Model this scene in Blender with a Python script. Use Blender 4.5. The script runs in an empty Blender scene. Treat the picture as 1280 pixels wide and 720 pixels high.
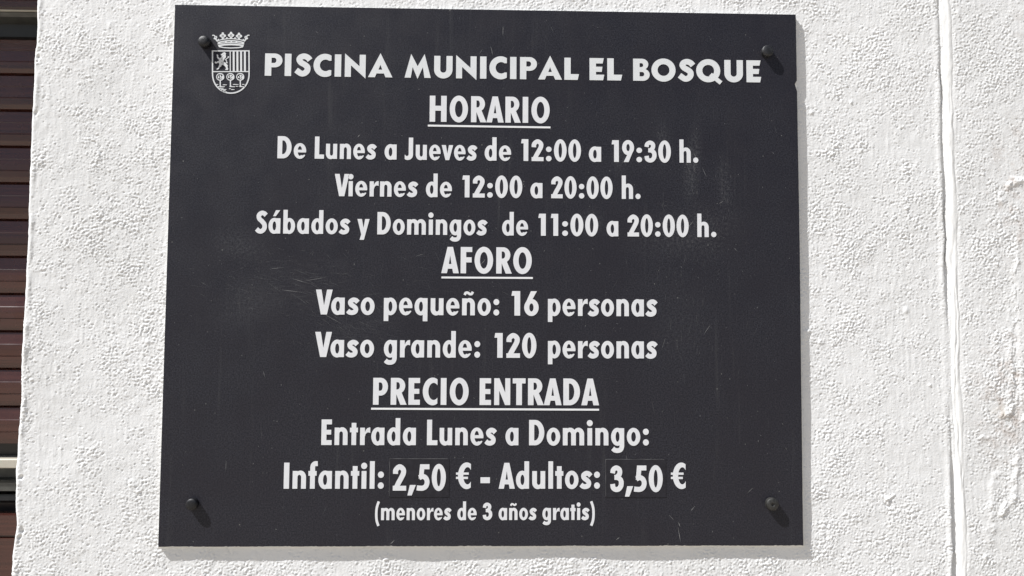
import bpy, math, random
import numpy as np
from mathutils import Matrix, Vector
from mathutils.geometry import delaunay_2d_cdt

S = bpy.context.scene
C = S.collection
random.seed(4)
RNG = np.random.default_rng(11)

# ------------------------------------------------------------------ camera
cam = bpy.data.objects.new('camera', bpy.data.cameras.new('camera'))
C.objects.link(cam)
cam.data.sensor_fit = 'HORIZONTAL'
cam.data.sensor_width = 36.0
cam.data.lens = 36.0 * 950.0 / 1280.0
cam.data.clip_start = 0.02
cam.data.clip_end = 3000


def cam_matrix(px, py, pz, pitch, yaw, roll):
    cx, sx, cy, sy, cr, sr = (math.cos(pitch), math.sin(pitch), math.cos(yaw), math.sin(yaw), math.cos(roll), math.sin(roll))
    Rx = np.array([[1, 0, 0], [0, cx, -sx], [0, sx, cx]])
    Ry = np.array([[cy, 0, sy], [0, 1, 0], [-sy, 0, cy]])
    Rz = np.array([[cr, -sr, 0], [sr, cr, 0], [0, 0, 1]])
    R = Rz @ Rx @ Ry
    w = [Vector((r[0], r[2], -r[1])) for r in R]      # right, down, forward in world axes
    m = Matrix.Identity(4)
    for k, v in enumerate((w[0], -w[1], -w[2])):
        for i in range(3):
            m[i][k] = v[i]
    m[0][3], m[1][3], m[2][3] = px, py, pz
    return m


cam.matrix_world = cam_matrix(0.005836, -0.718299, -0.056409, -0.058636, -0.025259, 0.005124)
S.camera = cam

# ------------------------------------------------------------------ light
SUN = Vector((2.45, 1.0, -3.45)).normalized()          # the way the light travels
elev = math.asin(-SUN.z)
az = math.atan2(-SUN.x, -SUN.y)                         # of the sun, clockwise from +Y
W = bpy.data.worlds.new('World')
S.world = W
W.use_nodes = True
nt = W.node_tree
nt.nodes.clear()
sky = nt.nodes.new('ShaderNodeTexSky')
sky.sky_type = 'NISHITA'
sky.sun_disc = False
sky.sun_elevation = elev
sky.sun_rotation = az
sky.air_density = 1.0
sky.dust_density = 1.5
bg = nt.nodes.new('ShaderNodeBackground')
bg.inputs['Strength'].default_value = 0.055
wo = nt.nodes.new('ShaderNodeOutputWorld')
nt.links.new(sky.outputs[0], bg.inputs[0])
nt.links.new(bg.outputs[0], wo.inputs[0])
sl = bpy.data.lights.new('sun', 'SUN')
sl.energy = 5.0
sl.angle = math.radians(0.5)
sl.color = (1.0, 0.996, 0.990)
sun = bpy.data.objects.new('sun', sl)
sun.rotation_euler = SUN.to_track_quat('-Z', 'Y').to_euler()
sun.location = (-2, -2, 3)
C.objects.link(sun)

S.view_settings.view_transform = 'Standard'
S.view_settings.look = 'None'
S.view_settings.exposure = 0.50
S.view_settings.gamma = 1.0
S.render.engine = 'CYCLES'

WALL_Y = 0.0042      # the wall's mean face; the sign's front is y = 0


# ------------------------------------------------------------------ helpers
def tag(o, label=None, cat=None, group=None, kind=None):
    if label: o['label'] = label
    if cat: o['category'] = cat
    if group: o['group'] = group
    if kind: o['kind'] = kind
    return o


def empty(name, loc):
    o = bpy.data.objects.new(name, None)
    o.empty_display_size = 0.05
    o.location = loc
    C.objects.link(o)
    return o


def origin_of(o):
    p = Vector((0, 0, 0))
    while o:
        p = p + o.location
        o = o.parent
    return p


def link(name, me, mats, parent=None, label=None):
    """link a mesh whose vertices are world coordinates"""
    for m in mats:
        me.materials.append(m)
    o = bpy.data.objects.new(name, me)
    C.objects.link(o)
    if parent:
        o.parent = parent
        o.location = -origin_of(parent)
    if label:
        o['label'] = label
    return o


class MB:
    def __init__(self):
        self.v, self.f, self.m, self.s = [], [], [], []

    def face(self, idx, m=0, smooth=False):
        self.f.append(idx); self.m.append(m); self.s.append(smooth)

    def verts(self, vs):
        b = len(self.v)
        self.v += [tuple(p) for p in vs]
        return b

    def box(self, x0, x1, y0, y1, z0, z1, m=0):
        b = self.verts([(x0, y0, z0), (x1, y0, z0), (x1, y1, z0), (x0, y1, z0), (x0, y0, z1), (x1, y0, z1), (x1, y1, z1), (x0, y1, z1)])
        for q in ((0, 1, 5, 4), (1, 2, 6, 5), (2, 3, 7, 6), (3, 0, 4, 7), (4, 5, 6, 7), (3, 2, 1, 0)):
            self.face([b + i for i in q], m)

    def sweep_x(self, prof, x0, x1, m=0, nx=1, smooth=False):
        """profile of (y, z) points swept along x"""
        cols = []
        for i in range(nx + 1):
            x = x0 + (x1 - x0) * i / nx
            cols.append(self.verts([(x, y, z) for y, z in prof]))
        for i in range(nx):
            a, b = cols[i], cols[i + 1]
            for j in range(len(prof) - 1):
                self.face([a + j, a + j + 1, b + j + 1, b + j], m, smooth)

    def mesh(self, name):
        me = bpy.data.meshes.new(name)
        me.from_pydata(self.v, [], self.f)
        me.polygons.foreach_set('material_index', self.m)
        me.polygons.foreach_set('use_smooth', self.s)
        me.update()
        return me


# ------------------------------------------------------------------ node helpers
class NT:
    def __init__(self, name):
        self.mat = bpy.data.materials.new(name)
        self.mat.use_nodes = True
        self.t = self.mat.node_tree
        self.p = self.t.nodes['Principled BSDF']
        self.tc = self.t.nodes.new('ShaderNodeTexCoord')
        self.obj = self.tc.outputs['Object']

    def put(self, inp, val):
        if isinstance(val, bpy.types.NodeSocket):
            self.t.links.new(val, inp)
        else:
            inp.default_value = val

    def map(self, scale=(1, 1, 1), loc=(0, 0, 0), rot=(0, 0, 0), vec=None):
        n = self.t.nodes.new('ShaderNodeMapping')
        n.inputs['Location'].default_value = loc
        n.inputs['Rotation'].default_value = rot
        n.inputs['Scale'].default_value = scale
        self.put(n.inputs['Vector'], vec or self.obj)
        return n.outputs[0]

    def noise(self, scale, detail=2.0, rough=0.5, vec=None, dist=0.0):
        n = self.t.nodes.new('ShaderNodeTexNoise')
        n.inputs['Scale'].default_value = scale
        n.inputs['Detail'].default_value = detail
        n.inputs['Roughness'].default_value = rough
        n.inputs['Distortion'].default_value = dist
        self.put(n.inputs['Vector'], vec or self.obj)
        return n.outputs['Fac']

    def ramp(self, x, a, b, lo=0.0, hi=1.0, smooth=True):
        n = self.t.nodes.new('ShaderNodeMapRange')
        if smooth: n.interpolation_type = 'SMOOTHSTEP'
        self.put(n.inputs['Value'], x)
        n.inputs['From Min'].default_value = a
        n.inputs['From Max'].default_value = b
        n.inputs['To Min'].default_value = lo
        n.inputs['To Max'].default_value = hi
        return n.outputs[0]

    def op(self, kind, a, b=0.0):
        n = self.t.nodes.new('ShaderNodeMath')
        n.operation = kind
        self.put(n.inputs[0], a)
        self.put(n.inputs[1], b)
        return n.outputs[0]

    def mix(self, fac, a, b):
        n = self.t.nodes.new('ShaderNodeMix')
        n.data_type = 'RGBA'
        self.put(n.inputs[0], fac)
        self.put(n.inputs[6], a)
        self.put(n.inputs[7], b)
        return n.outputs[2]

    def blob(self, x, z, rx, rz, rot=0.0):
        """1 at the centre of an ellipse on the face, 0 outside (metres)"""
        c, s = math.cos(rot), math.sin(rot)
        v = self.t.nodes.new('ShaderNodeVectorMath'); v.operation = 'SUBTRACT'
        self.put(v.inputs[0], self.obj); v.inputs[1].default_value = (x, 0, z)
        m = self.map(vec=v.outputs[0], rot=(0, rot, 0))
        d = self.t.nodes.new('ShaderNodeVectorMath'); d.operation = 'MULTIPLY'
        self.put(d.inputs[0], m); d.inputs[1].default_value = (1 / rx, 0, 1 / rz)
        l = self.t.nodes.new('ShaderNodeVectorMath'); l.operation = 'LENGTH'
        self.put(l.inputs[0], d.outputs[0])
        return self.ramp(l.outputs['Value'], 0.15, 1.0, 1.0, 0.0)

    def bump(self, h, strength, dist):
        n = self.t.nodes.new('ShaderNodeBump')
        n.inputs['Strength'].default_value = strength
        n.inputs['Distance'].default_value = dist
        self.put(n.inputs['Height'], h)
        self.t.links.new(n.outputs[0], self.p.inputs['Normal'])

    def set(self, color=None, rough=None, spec=None, metal=None):
        if color is not None: self.put(self.p.inputs['Base Color'], color)
        if rough is not None: self.put(self.p.inputs['Roughness'], rough)
        if spec is not None: self.put(self.p.inputs['Specular IOR Level'], spec)
        if metal is not None: self.put(self.p.inputs['Metallic'], metal)
        return self.mat


def rgb(r, g, b): return (r, g, b, 1.0)


# ------------------------------------------------------------------ materials
def mat_plaster(name, base, grain=1.0, dirt=True):
    n = NT(name)
    c = rgb(*base)
    big = n.noise(7.0, 3.0, 0.55)
    c = n.mix(n.ramp(big, 0.35, 0.7, 0.0, 0.85), c, rgb(base[0] * .93, base[1] * .93, base[2] * .925))
    if dirt:
        # brownish grime held in the rough patch on the far right of the wall
        a = n.op('ADD', n.blob(0.52, 0.08, 0.05, 0.10), n.op('ADD', n.blob(0.50, -0.12, 0.05, 0.10), n.blob(0.545, 0.24, 0.04, 0.05)))
        d = n.op('MULTIPLY', a, n.ramp(n.noise(90.0, 5.0, 0.7), 0.44, 0.72))
        c = n.mix(n.op('MULTIPLY', d, 0.75), c, rgb(0.47, 0.40, 0.355))
        e = n.op('MULTIPLY', n.blob(0.495, -0.13, 0.018, 0.012), n.ramp(n.noise(160.0, 4.0, 0.6), 0.4, 0.6))
        c = n.mix(n.op('MULTIPLY', e, 0.2), c, rgb(0.55, 0.45, 0.30))
        g = n.op('MULTIPLY', n.ramp(n.noise(23.0, 6.0, 0.7), 0.58, 0.75), 0.22)
        c = n.mix(g, c, rgb(0.56, 0.53, 0.48))
    h = n.op('ADD', n.op('MULTIPLY', n.noise(520.0, 3.0, 0.6), 1.0), n.op('MULTIPLY', n.noise(1500.0, 2.0, 0.5), 0.35))
    n.bump(h, 0.35 * grain, 0.0005)
    return n.set(c, 0.85, 0.25)


M_WALL = mat_plaster('rough_white_plaster', (0.795, 0.795, 0.792))
M_CABLE = mat_plaster('smooth_white_paint', (0.81, 0.807, 0.798), 0.35, False)


def mat_face():
    n = NT('black_sign_film')
    grain = n.ramp(n.noise(750.0, 3.0, 0.75), 0.32, 0.70)
    mott = n.noise(14.0, 5.0, 0.6)
    c = n.mix(grain, rgb(0.0085, 0.0085, 0.0128), rgb(0.0375, 0.0370, 0.0470))
    c = n.mix(n.ramp(mott, 0.35, 0.7, 0.0, 0.5), c, rgb(0.0185, 0.0165, 0.0225))
    # faint long rain streaks
    st = n.noise(1.0, 6.0, 0.7, n.map((150.0, 1.0, 5.0)))
    st2 = n.noise(1.0, 3.0, 0.6, n.map((24.0, 1.0, 7.0), (3, 0, 1)))
    streak = n.op('MULTIPLY', n.ramp(st, 0.52, 0.80), n.ramp(st2, 0.45, 0.70))
    c = n.mix(n.op('MULTIPLY', streak, 0.42), c, rgb(0.105, 0.105, 0.105))
    # dusty wiped patches, finger marks
    dust = n.ramp(n.noise(420.0, 5.0, 0.75), 0.42, 0.70)
    wipe = n.ramp(n.noise(1.0, 5.0, 0.7, n.map((90.0, 1.0, 700.0), rot=(0, math.radians(-22), 0))), 0.42, 0.68)
    m = None
    for x, z, rx, rz, rot, k in ((0.168, 0.128, .012, .030, 0, .22), (0.197, 0.106, .011, .055, -.10, .34), (0.228, 0.085, .011, .040, .06, .20),
                                 (0.128, 0.115, .012, .025, 0, .22), (0.190, 0.040, .075, .034, .2, .24), (0.212, 0.030, .03, .03, 0, .16),
                                 (0.184, -0.045, .045, .065, 0, .10), (0.10, 0.05, .016, .018, 0, .22), (-0.235, 0.025, .040, .02, -.3, .20),
                                 (-0.185, 0.045, .016, .014, 0, .14), (-0.22, -0.03, .05, .03, .2, .16)):
        b = n.op('MULTIPLY', n.op('MULTIPLY', n.blob(x, z, rx, rz, rot), dust), k * .50)
        m = b if m is None else n.op('MAXIMUM', m, b)
    for x, z, rx, rz, rot, k in ((-0.20, -0.022, .085, .035, .38, .22), (-0.12, -0.055, .07, .024, .5, .20), (-0.17, 0.0, .06, .016, .25, .15), (0.0, -0.05, .12, .03, .4, .07)):
        b = n.op('MULTIPLY', n.op('MULTIPLY', n.blob(x, z, rx, rz, rot), wipe), k * .26)
        m = n.op('MAXIMUM', m, b)
    c = n.mix(m, c, rgb(0.33, 0.335, 0.335))
    # tiny pale specks
    v = n.t.nodes.new('ShaderNodeTexVoronoi'); v.inputs['Scale'].default_value = 95.0
    n.put(v.inputs['Vector'], n.obj)
    sp = n.op('MULTIPLY', n.ramp(v.outputs['Distance'], 0.030, 0.075, 1.0, 0.0), n.ramp(n.noise(30.0, 3.0), 0.45, 0.62))
    c = n.mix(n.op('MULTIPLY', sp, 0.45), c, rgb(0.30, 0.30, 0.28))
    rough = n.ramp(n.noise(35.0, 4.0, 0.6), 0.3, 0.75, 0.42, 0.58)
    n.bump(n.noise(900.0, 3.0, 0.6), 0.10, 0.0004)
    return n.set(c, rough, 0.24)


M_FACE = mat_face()


def mat_letter(name, base):
    n = NT(name)
    c = n.mix(n.ramp(n.noise(60.0, 4.0, 0.6), 0.3, 0.75), rgb(*base), rgb(base[0] * .93, base[1] * .935, base[2] * .95))
    c = n.mix(n.op('MULTIPLY', n.ramp(n.noise(900.0, 3.0, 0.6), 0.5, 0.8), 0.22), c, rgb(base[0] * .8, base[1] * .8, base[2] * .8))
    return n.set(c, 0.45, 0.4)


M_LETTER = mat_letter('white_vinyl', (0.755, 0.76, 0.775))
M_TITLE = mat_letter('white_paint', (0.73, 0.745, 0.75))
M_LINE = mat_letter('bright_white_vinyl', (0.84, 0.84, 0.845))
M_BOARD = mat_letter('white_foam_board', (0.74, 0.73, 0.70))


def simple(name, col, rough, spec=0.5, metal=0.0, var=0.25, scale=40.0, bumpd=0.0):
    n = NT(name)
    c = n.mix(n.ramp(n.noise(scale, 4.0, 0.6), 0.3, 0.7), rgb(*[k * (1 - var) for k in col]), rgb(*[min(1, k * (1 + var)) for k in col]))
    if bumpd:
        n.bump(n.noise(scale * 12, 3.0, 0.6), 0.3, bumpd)
    return n.set(c, rough, spec, metal)


M_SCRATCH = simple('scratched_film', (0.20, 0.20, 0.20), 0.6, 0.3, 0, .4, 300)
M_FAINT = simple('faintly_scratched_film', (0.090, 0.090, 0.094), 0.55, 0.3, 0, .4, 300)
M_PATCH = simple('black_sticker', (0.0200, 0.0192, 0.0250), 0.5, 0.24, 0, .2, 200)
M_PATCHEDGE = simple('painted_sunlit_edge', (0.11, 0.11, 0.115), 0.5, 0.5, 0, .55, 90)
M_BOLT = simple('black_bolt', (0.008, 0.008, 0.010), 0.46, 0.4, 0.0, .35, 500, 0.0004)
M_BOLTWORN = simple('worn_grey_bolt', (0.026, 0.0255, 0.024), 0.5, 0.4, 0.0, .5, 420, 0.0005)
M_BOLTMID = simple('dusty_black_bolt', (0.020, 0.020, 0.022), 0.42, 0.4, 0.0, .5, 420, 0.0005)


def mat_shutter():
    n = NT('brown_lacquer')
    k = n.noise(1.0, 4.0, 0.6, n.map((6.0, 20.0, 240.0)))
    c = n.mix(n.ramp(k, 0.3, 0.72), rgb(0.036, 0.0105, 0.0075), rgb(0.060, 0.019, 0.0135))
    return n.set(c, n.ramp(n.noise(30.0, 4.0), 0.3, 0.7, 0.18, 0.32), 0.7)


M_SHUT = mat_shutter()
M_DARK = simple('dark_rail', (0.010, 0.009, 0.009), 0.3, 0.5, 0, .3, 30)
M_CREAM = simple('cream_strip', (0.40, 0.37, 0.31), 0.45, 0.4, 0, .08, 60)
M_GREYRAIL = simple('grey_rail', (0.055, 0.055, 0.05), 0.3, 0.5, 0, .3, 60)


def mat_paving():
    n = NT('pale_paving')
    c = n.mix(n.ramp(n.noise(9.0, 6.0, 0.65), 0.3, 0.7), rgb(0.35, 0.305, 0.245), rgb(0.44, 0.39, 0.32))
    b = n.t.nodes.new('ShaderNodeTexBrick')
    b.inputs['Scale'].default_value = 2.5
    b.inputs['Mortar Size'].default_value = 0.012
    n.put(b.inputs['Vector'], n.obj)
    n.put(b.inputs['Color1'], c); n.put(b.inputs['Color2'], c)
    b.inputs['Mortar'].default_value = rgb(0.22, 0.20, 0.18)
    n.bump(n.noise(180.0, 4.0), 0.3, 0.002)
    return n.set(b.outputs[0], 0.85, 0.3)


M_PAVE = mat_paving()

# ------------------------------------------------------------------ the ground in front of the wall
GZ = -1.50
mb = MB()
b = mb.verts([(-400, -400, GZ), (400, -400, GZ), (400, 400, GZ), (-400, 400, GZ)])
mb.face([b, b + 1, b + 2, b + 3])
tag(link('pavement', mb.mesh('pavement'), [M_PAVE]), kind='structure')

# ------------------------------------------------------------------ the plastered wall
def band(shape, step, lam, spread=0.45, aniso=1.0, rng=RNG):
    """band-passed noise of unit deviation; lam = wavelength in metres"""
    nz, nx = shape
    F = np.fft.rfft2(rng.standard_normal(shape))
    kz = np.fft.fftfreq(nz, step)[:, None] * aniso
    kx = np.fft.rfftfreq(nx, step)[None, :]
    k = np.sqrt(kx * kx + kz * kz) + 1e-9
    F *= np.exp(-(np.log(k * lam) / spread) ** 2 / 2) / np.sqrt(k)
    r = np.fft.irfft2(F, shape)
    return r / r.std()


def sstep(x, a, b):
    t = np.clip((x - a) / (b - a), 0, 1)
    return t * t * (3 - 2 * t)


XE = -0.4333                     # corner of the wall at the window
STEP = 0.0007
sx = np.arange(0, 1.16, STEP)
zz = np.arange(-0.41, 0.4101, STEP)
shape = (len(zz), len(sx))
SX, ZZ = np.meshgrid(sx, zz)
XX = XE + SX

low = band(shape, STEP, 0.16)
low2 = band(shape, STEP, 0.07)
n5 = band(shape, STEP, 0.0042, 0.30, 0.9)
n8 = band(shape, STEP, 0.0075, 0.35, 0.9)
c3 = band(shape, STEP, 0.0023, 0.28)
c4 = band(shape, STEP, 0.0031, 0.28)
c6 = band(shape, STEP, 0.0043, 0.35, 0.85)
c10 = band(shape, STEP, 0.0075, 0.4, 0.8)
drag = band(shape, STEP, 0.0055, 0.5, 6.0)          # long upright brush and trowel marks
patch = band(shape, STEP, 0.055, 0.6)
n16 = band(shape, STEP, 0.020, 0.4, 0.8)
rough = sstep(0.55 * low + 0.5 * low2 + 0.25, -0.9, 1.3)
# the rough-cast reads strongest close round the sign, at the bottom right and in the strip beyond the cable
def gz(x, z, rx, rz): return np.exp(-((XX - x) / rx) ** 2 - ((ZZ - z) / rz) ** 2)
rough = rough * 0.75 + 0.45 * gz(-0.32, -0.02, .06, .22) + 0.35 * gz(0.34, 0.05, .08, .40) + 0.35 * gz(0.37, -0.25, .06, .06) \
    + 0.45 * gz(0.495, 0.0, .028, .6) + 0.4 * gz(0.0, 0.29, .5, .03) + 0.4 * gz(0.0, -0.285, .5, .03) - 0.35 * gz(0.40, -0.14, .05, .09) \
    - 0.30 * gz(-0.38, -0.18, .06, .08) - 0.15 * gz(-0.385, 0.2, .05, .07) - 0.4 * gz(0.545, -0.02, .02, .12) - 0.4 * gz(0.54, -0.24, .03, .05)
rough = np.clip(0.62 * rough + 0.15 * patch + 0.19, 0.10, 1.05)
# thrown-on plaster: separate crumbs of several sizes, denser where the coat is rough, almost none where it was smoothed
den = 0.55 * band(shape, STEP, 0.022, 0.6)
crumbs = 0.00022 * sstep(c3 + 0.4 * den, 1.95 - 1.35 * rough, 2.45 - 1.25 * rough) \
    + 0.00031 * sstep(c4 + 0.4 * den, 1.95 - 1.35 * rough, 2.45 - 1.25 * rough) \
    + 0.00033 * sstep(c6 + 0.6 * den, 1.95 - 1.25 * rough, 2.65 - 1.15 * rough) \
    + 0.00014 * sstep(c10 + 0.8 * den, 1.95 - 0.95 * rough, 2.9 - 0.85 * rough)
pock = sstep(-c6 - 0.4 * n8 + 0.5 * den, 2.15 - 0.75 * rough, 2.7 - 0.75 * rough)
H = crumbs * (0.52 + 0.40 * rough) - 0.00038 * pock + 0.00004 * n16 + 0.00006 * low2 + 0.00018 * low + rough * (0.000036 * n5 + 0.00004 * n8) \
    + (0.000030 * drag + 0.00006 * sstep(drag, 1.2, 2.2)) * (1.1 - 0.7 * rough)


def wob(z, seed, lam, amp):
    r = np.random.default_rng(seed)
    out = np.zeros_like(z)
    for k in range(7):
        out += math.pow(.75, k) * np.sin(2 * np.pi * z / (lam / (1 + .83 * k)) + r.uniform(0, 6.28))
    return out * amp / 1.6


WX = 0.0011 * band(shape, STEP, 0.016, 0.5)
WZ = 0.0011 * band(shape, STEP, 0.016, 0.5)
WH = 0.42 * np.clip(0.80 + 0.28 * band(shape, STEP, 0.014, 0.5) + 0.08 * c4, 0.0, 1.5)


def ridge(pts, w, h, asym=0.0):
    """raised welt along a polyline of (x, z)"""
    best = np.full(shape, 9.0)
    side = np.zeros(shape)
    for (x0, z0), (x1, z1) in zip(pts[:-1], pts[1:]):
        dx, dz = x1 - x0, z1 - z0
        L2 = dx * dx + dz * dz
        t = np.clip(((XX + WX - x0) * dx + (ZZ + WZ - z0) * dz) / L2, 0, 1)
        d = np.hypot(XX + WX - x0 - t * dx, ZZ + WZ - z0 - t * dz)
        s = np.sign((XX - x0) * dz - (ZZ - z0) * dx)
        m = d < best
        best[m] = d[m]; side[m] = s[m]
    ww = w * (1 + asym * side)
    return h * WH * np.exp(-(best / ww) ** 2)


# recess along the left of the painted-over cable, of uneven width
CX = 0.4515
gm = 0.18 + 0.95 * sstep(-ZZ, 0.165, 0.20) + 0.5 * np.exp(-((ZZ - 0.06) / .075) ** 2) + 0.55 * np.exp(-((ZZ - 0.185) / .02) ** 2) \
    + 0.35 * np.exp(-((ZZ + 0.0) / .03) ** 2) - 0.3 * np.exp(-((ZZ + 0.08) / .06) ** 2)
gm = np.clip(gm, 0.0, 1.2)
gx = CX - 0.0066 + wob(ZZ, 5, .13, .0007)
gw = 0.0011 + 0.0013 * gm
H -= 0.0034 * gm * np.exp(-((XX - gx - 0.0008 * gm) / gw) ** 4)
H += 0.0007 * np.exp(-((XX - gx + 0.004) / 0.0028) ** 2) * (0.4 + 0.6 * gm)
# the plaster right of the cable lies a little thicker
H *= 1 - (0.82 + 0.1 * np.clip(low2, -1, 1)) * np.exp(-((XX - CX) / .0056) ** 4)      # smooth under the cable
H += 0.0012 * sstep(XX, CX - .005, CX + .0065)
# wall right of the cable stands a little prouder on the far right, with old repairs
H += 0.5 * ridge([(0.512, 0.02), (0.511, -0.03), (0.506, -0.06), (0.5055, -0.10), (0.502, -0.128)], 0.0035, 0.0026, 0.6)
H += 0.0008 * sstep(XX, 0.508, 0.515) * sstep(-ZZ, -0.05, -0.02) * (1 - sstep(-ZZ, 0.12, 0.14))
H += ridge([(0.502, -0.128), (0.494, -0.133)], 0.003, 0.0022)
H += ridge([(0.507, 0.086), (0.516, 0.094), (0.526, 0.092)], 0.0035, 0.0030) + ridge([(0.502, 0.078), (0.498, 0.074)], 0.003, 0.0022)
H += ridge([(0.531, -0.11), (0.520, -0.128), (0.512, -0.14)], 0.003, 0.0028)
H += ridge([(0.508, -0.165), (0.506, -0.19), (0.503, -0.215)], 0.003, 0.0020) + ridge([(0.500, -0.212), (0.489, -0.228)], 0.0026, 0.0026)
H += ridge([(0.486, -0.19), (0.482, -0.22), (0.478, -0.25)], 0.004, 0.0014)
H += ridge([(0.470, -0.160), (0.476, -0.154), (0.482, -0.153)], 0.0012, 0.0011)
H += ridge([(0.377, -0.2115), (0.383, -0.2125), (0.388, -0.2105)], 0.0010, 0.0013) - 1.4 * ridge([(0.380, -0.2145), (0.386, -0.214)], 0.0012, 0.0012)
H += ridge([(0.30, -0.07), (0.306, -0.058), (0.310, -0.05)], 0.0018, 0.0012)
H += ridge([(-0.305, 0.212), (-0.307, 0.225), (-0.304, 0.245), (-0.305, 0.262)], 0.0015, 0.0012)
H += ridge([(-0.303, -0.105), (-0.312, -0.098), (-0.318, -0.100)], 0.0016, 0.0008) + ridge([(-0.327, -0.197), (-0.322, -0.204)], 0.0022, 0.0020)
for _ in range(70):              # scattered single lumps and flecks of mortar
    x, z = RNG.uniform(-0.43, 0.56), RNG.uniform(-0.3, 0.3)
    r = RNG.uniform(.0010, .0026)
    i0, i1 = np.searchsorted(sx, [x - XE - .012, x - XE + .012]); j0, j1 = np.searchsorted(zz, [z - .012, z + .012])
    H[j0:j1, i0:i1] += RNG.uniform(.0004, .0009) * np.exp(-((XX[j0:j1, i0:i1] - x) / r) ** 2 - ((ZZ[j0:j1, i0:i1] - z) / (r * RNG.uniform(.7, 1.8))) ** 2)
# rounded, hand-trowelled corner with a slight raised lip
lip = np.clip(0.5 + 0.5 * band((len(zz), 64), STEP, 0.03)[:, :1], 0, 1.6)
H += 0.0006 * lip * np.exp(-((SX - 0.0038) / 0.0022) ** 2)
RR = 0.0030
H -= np.where(SX < RR, RR - np.sqrt(np.clip(RR * RR - (RR - SX) ** 2, 0, None)), 0)
edge = wob(zz, 8, .30, .0007) + wob(zz, 21, .05, .00022)
for z, a, w in ((-0.237, .0022, .010), (-0.262, -.0016, .012), (-0.185, -.0012, .008), (0.205, -.0013, .010), (-0.281, -.0018, .012), (0.155, .0008, .02)):
    edge += .65 * a * np.exp(-((zz - z) / w) ** 2)
H -= (0.0022 * np.exp(-((ZZ + 0.192) / .0035) ** 2) + 0.0026 * np.exp(-((ZZ + 0.243) / .008) ** 2) + .0018 * np.exp(-((ZZ - .205) / .005) ** 2) + .0014 * np.exp(-((ZZ - .15) / .005) ** 2)) * np.exp(-((SX - 0.0050 - 0.0012 * n16) / .0017) ** 2) * np.clip(0.55 + 0.4 * n8, 0, 1.1)
# die out at the borders of the finely modelled piece
fade = sstep(zz[-1] - np.abs(ZZ), 0.0, 0.03) * sstep(sx[-1] - SX, 0.0, 0.03)
H = H * np.where(SX < 0.01, sstep(zz[-1] - np.abs(ZZ), 0.0, 0.03), fade)
Xg = XX + edge[:, None] * np.exp(-SX / 0.02) * sstep(zz[-1] - np.abs(ZZ), 0, .03)
Yg = WALL_Y - H
# columns: two for the window reveal, the fine ones, one far; rows: one far below, the fine ones, one far above
DEP = 0.16
xl = Xg[:, 0]
cols_x = [xl[:, None], xl[:, None] + 0.0]
Xa = np.concatenate([xl[:, None], xl[:, None], Xg, np.full((len(zz), 1), 3.2)], 1)
Ya = np.concatenate([np.full((len(zz), 1), DEP), np.full((len(zz), 1), 0.03), Yg, np.full((len(zz), 1), WALL_Y)], 1)
Za = np.concatenate([ZZ[:, :1], ZZ[:, :1], ZZ, ZZ[:, -1:]], 1)
Xa = np.concatenate([Xa[:1], Xa, Xa[-1:]], 0)
Ya = np.concatenate([Ya[:1], Ya, Ya[-1:]], 0)
Za = np.concatenate([np.full((1, Za.shape[1]), GZ), Za, np.full((1, Za.shape[1]), 1.7)], 0)


def grid_mesh(name, X, Y, Z, smooth=True):
    nz, nx = X.shape
    me = bpy.data.meshes.new(name)
    me.vertices.add(nz * nx)
    me.vertices.foreach_set('co', np.stack([X, Y, Z], -1).astype(np.float32).ravel())
    i = np.arange(nz * nx).reshape(nz, nx)
    q = np.stack([i[:-1, :-1], i[:-1, 1:], i[1:, 1:], i[1:, :-1]], -1).reshape(-1, 4)
    me.loops.add(q.size)
    me.loops.foreach_set('vertex_index', q.ravel().astype(np.int32))
    me.polygons.add(len(q))
    me.polygons.foreach_set('loop_start', np.arange(0, q.size, 4, dtype=np.int32))
    me.polygons.foreach_set('use_smooth', np.full(len(q), smooth))
    me.update(calc_edges=True)
    return me


wall = link('plastered_wall', grid_mesh('plastered_wall', Xa, Ya, Za), [M_WALL])
tag(wall, 'white rough-cast plaster wall that the black notice board is fixed to', 'wall', kind='thing')

m = MB()                         # the wall above and beyond the window opening
m.box(-1.42, XE - 0.0002, WALL_Y, DEP, 0.336, 1.7)
m.box(-3.2, -1.4205, WALL_Y + .0005, DEP, GZ, 1.7)
link('window_surround', m.mesh('window_surround'), [M_WALL], wall)

# ------------------------------------------------------------------ painted-over cable down the wall
zc = np.arange(-0.41, 0.4101, 0.001)
zc = np.concatenate([[GZ], zc, [1.7]])
cx = CX + wob(zc, 31, .40, .0008) + wob(zc, 33, .06, .00015) - 0.0006 * np.clip(zc / .3, -1, 1)
wid = 0.0056 + wob(zc, 41, .17, .0013) + wob(zc, 43, .025, .0004) + 0.0004 * np.clip(zc / .25, -1, 1)
hgt = 0.0016 + wob(zc, 47, .17, .0003)
peak = 0.10 + 0.55 * np.clip(wob(zc, 51, .5, .8), -1, 1)
NA = 17
rngc = np.random.default_rng(77)
CN = 0.00006 * band((len(zc), NA), STEP, 0.006, 0.5, 2.0, rngc) + 0.00017 * band((len(zc), NA), STEP, 0.012, 0.6, 5.0, rngc)
CN[0] = 0; CN[-1] = 0
Xc, Yc, Zc = [], [], []
for k in range(NA):
    u = -1 + 2 * k / (NA - 1)
    prof = (1 - u * u) ** 1.15
    crease = 0.00055 * np.exp(-((u - 0.25 * np.clip(wob(zc, 61, .2, 1.2), -1, 1)) / .14) ** 2)
    Xc.append(cx + wid * u)
    q = (u + 1) / 2
    Yc.append(WALL_Y + 0.0006 - 0.0012 * q * q * (3 - 2 * q) - (0.45 * hgt + 0.0006) * prof * (1 + 0.25 * peak * u) + CN[:, k] * (1 - u * u) + crease * (.3 + .7 * sstep(-zc, -.08, .06) * sstep(zc, -.22, -.12)))
    Zc.append(zc)
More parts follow.
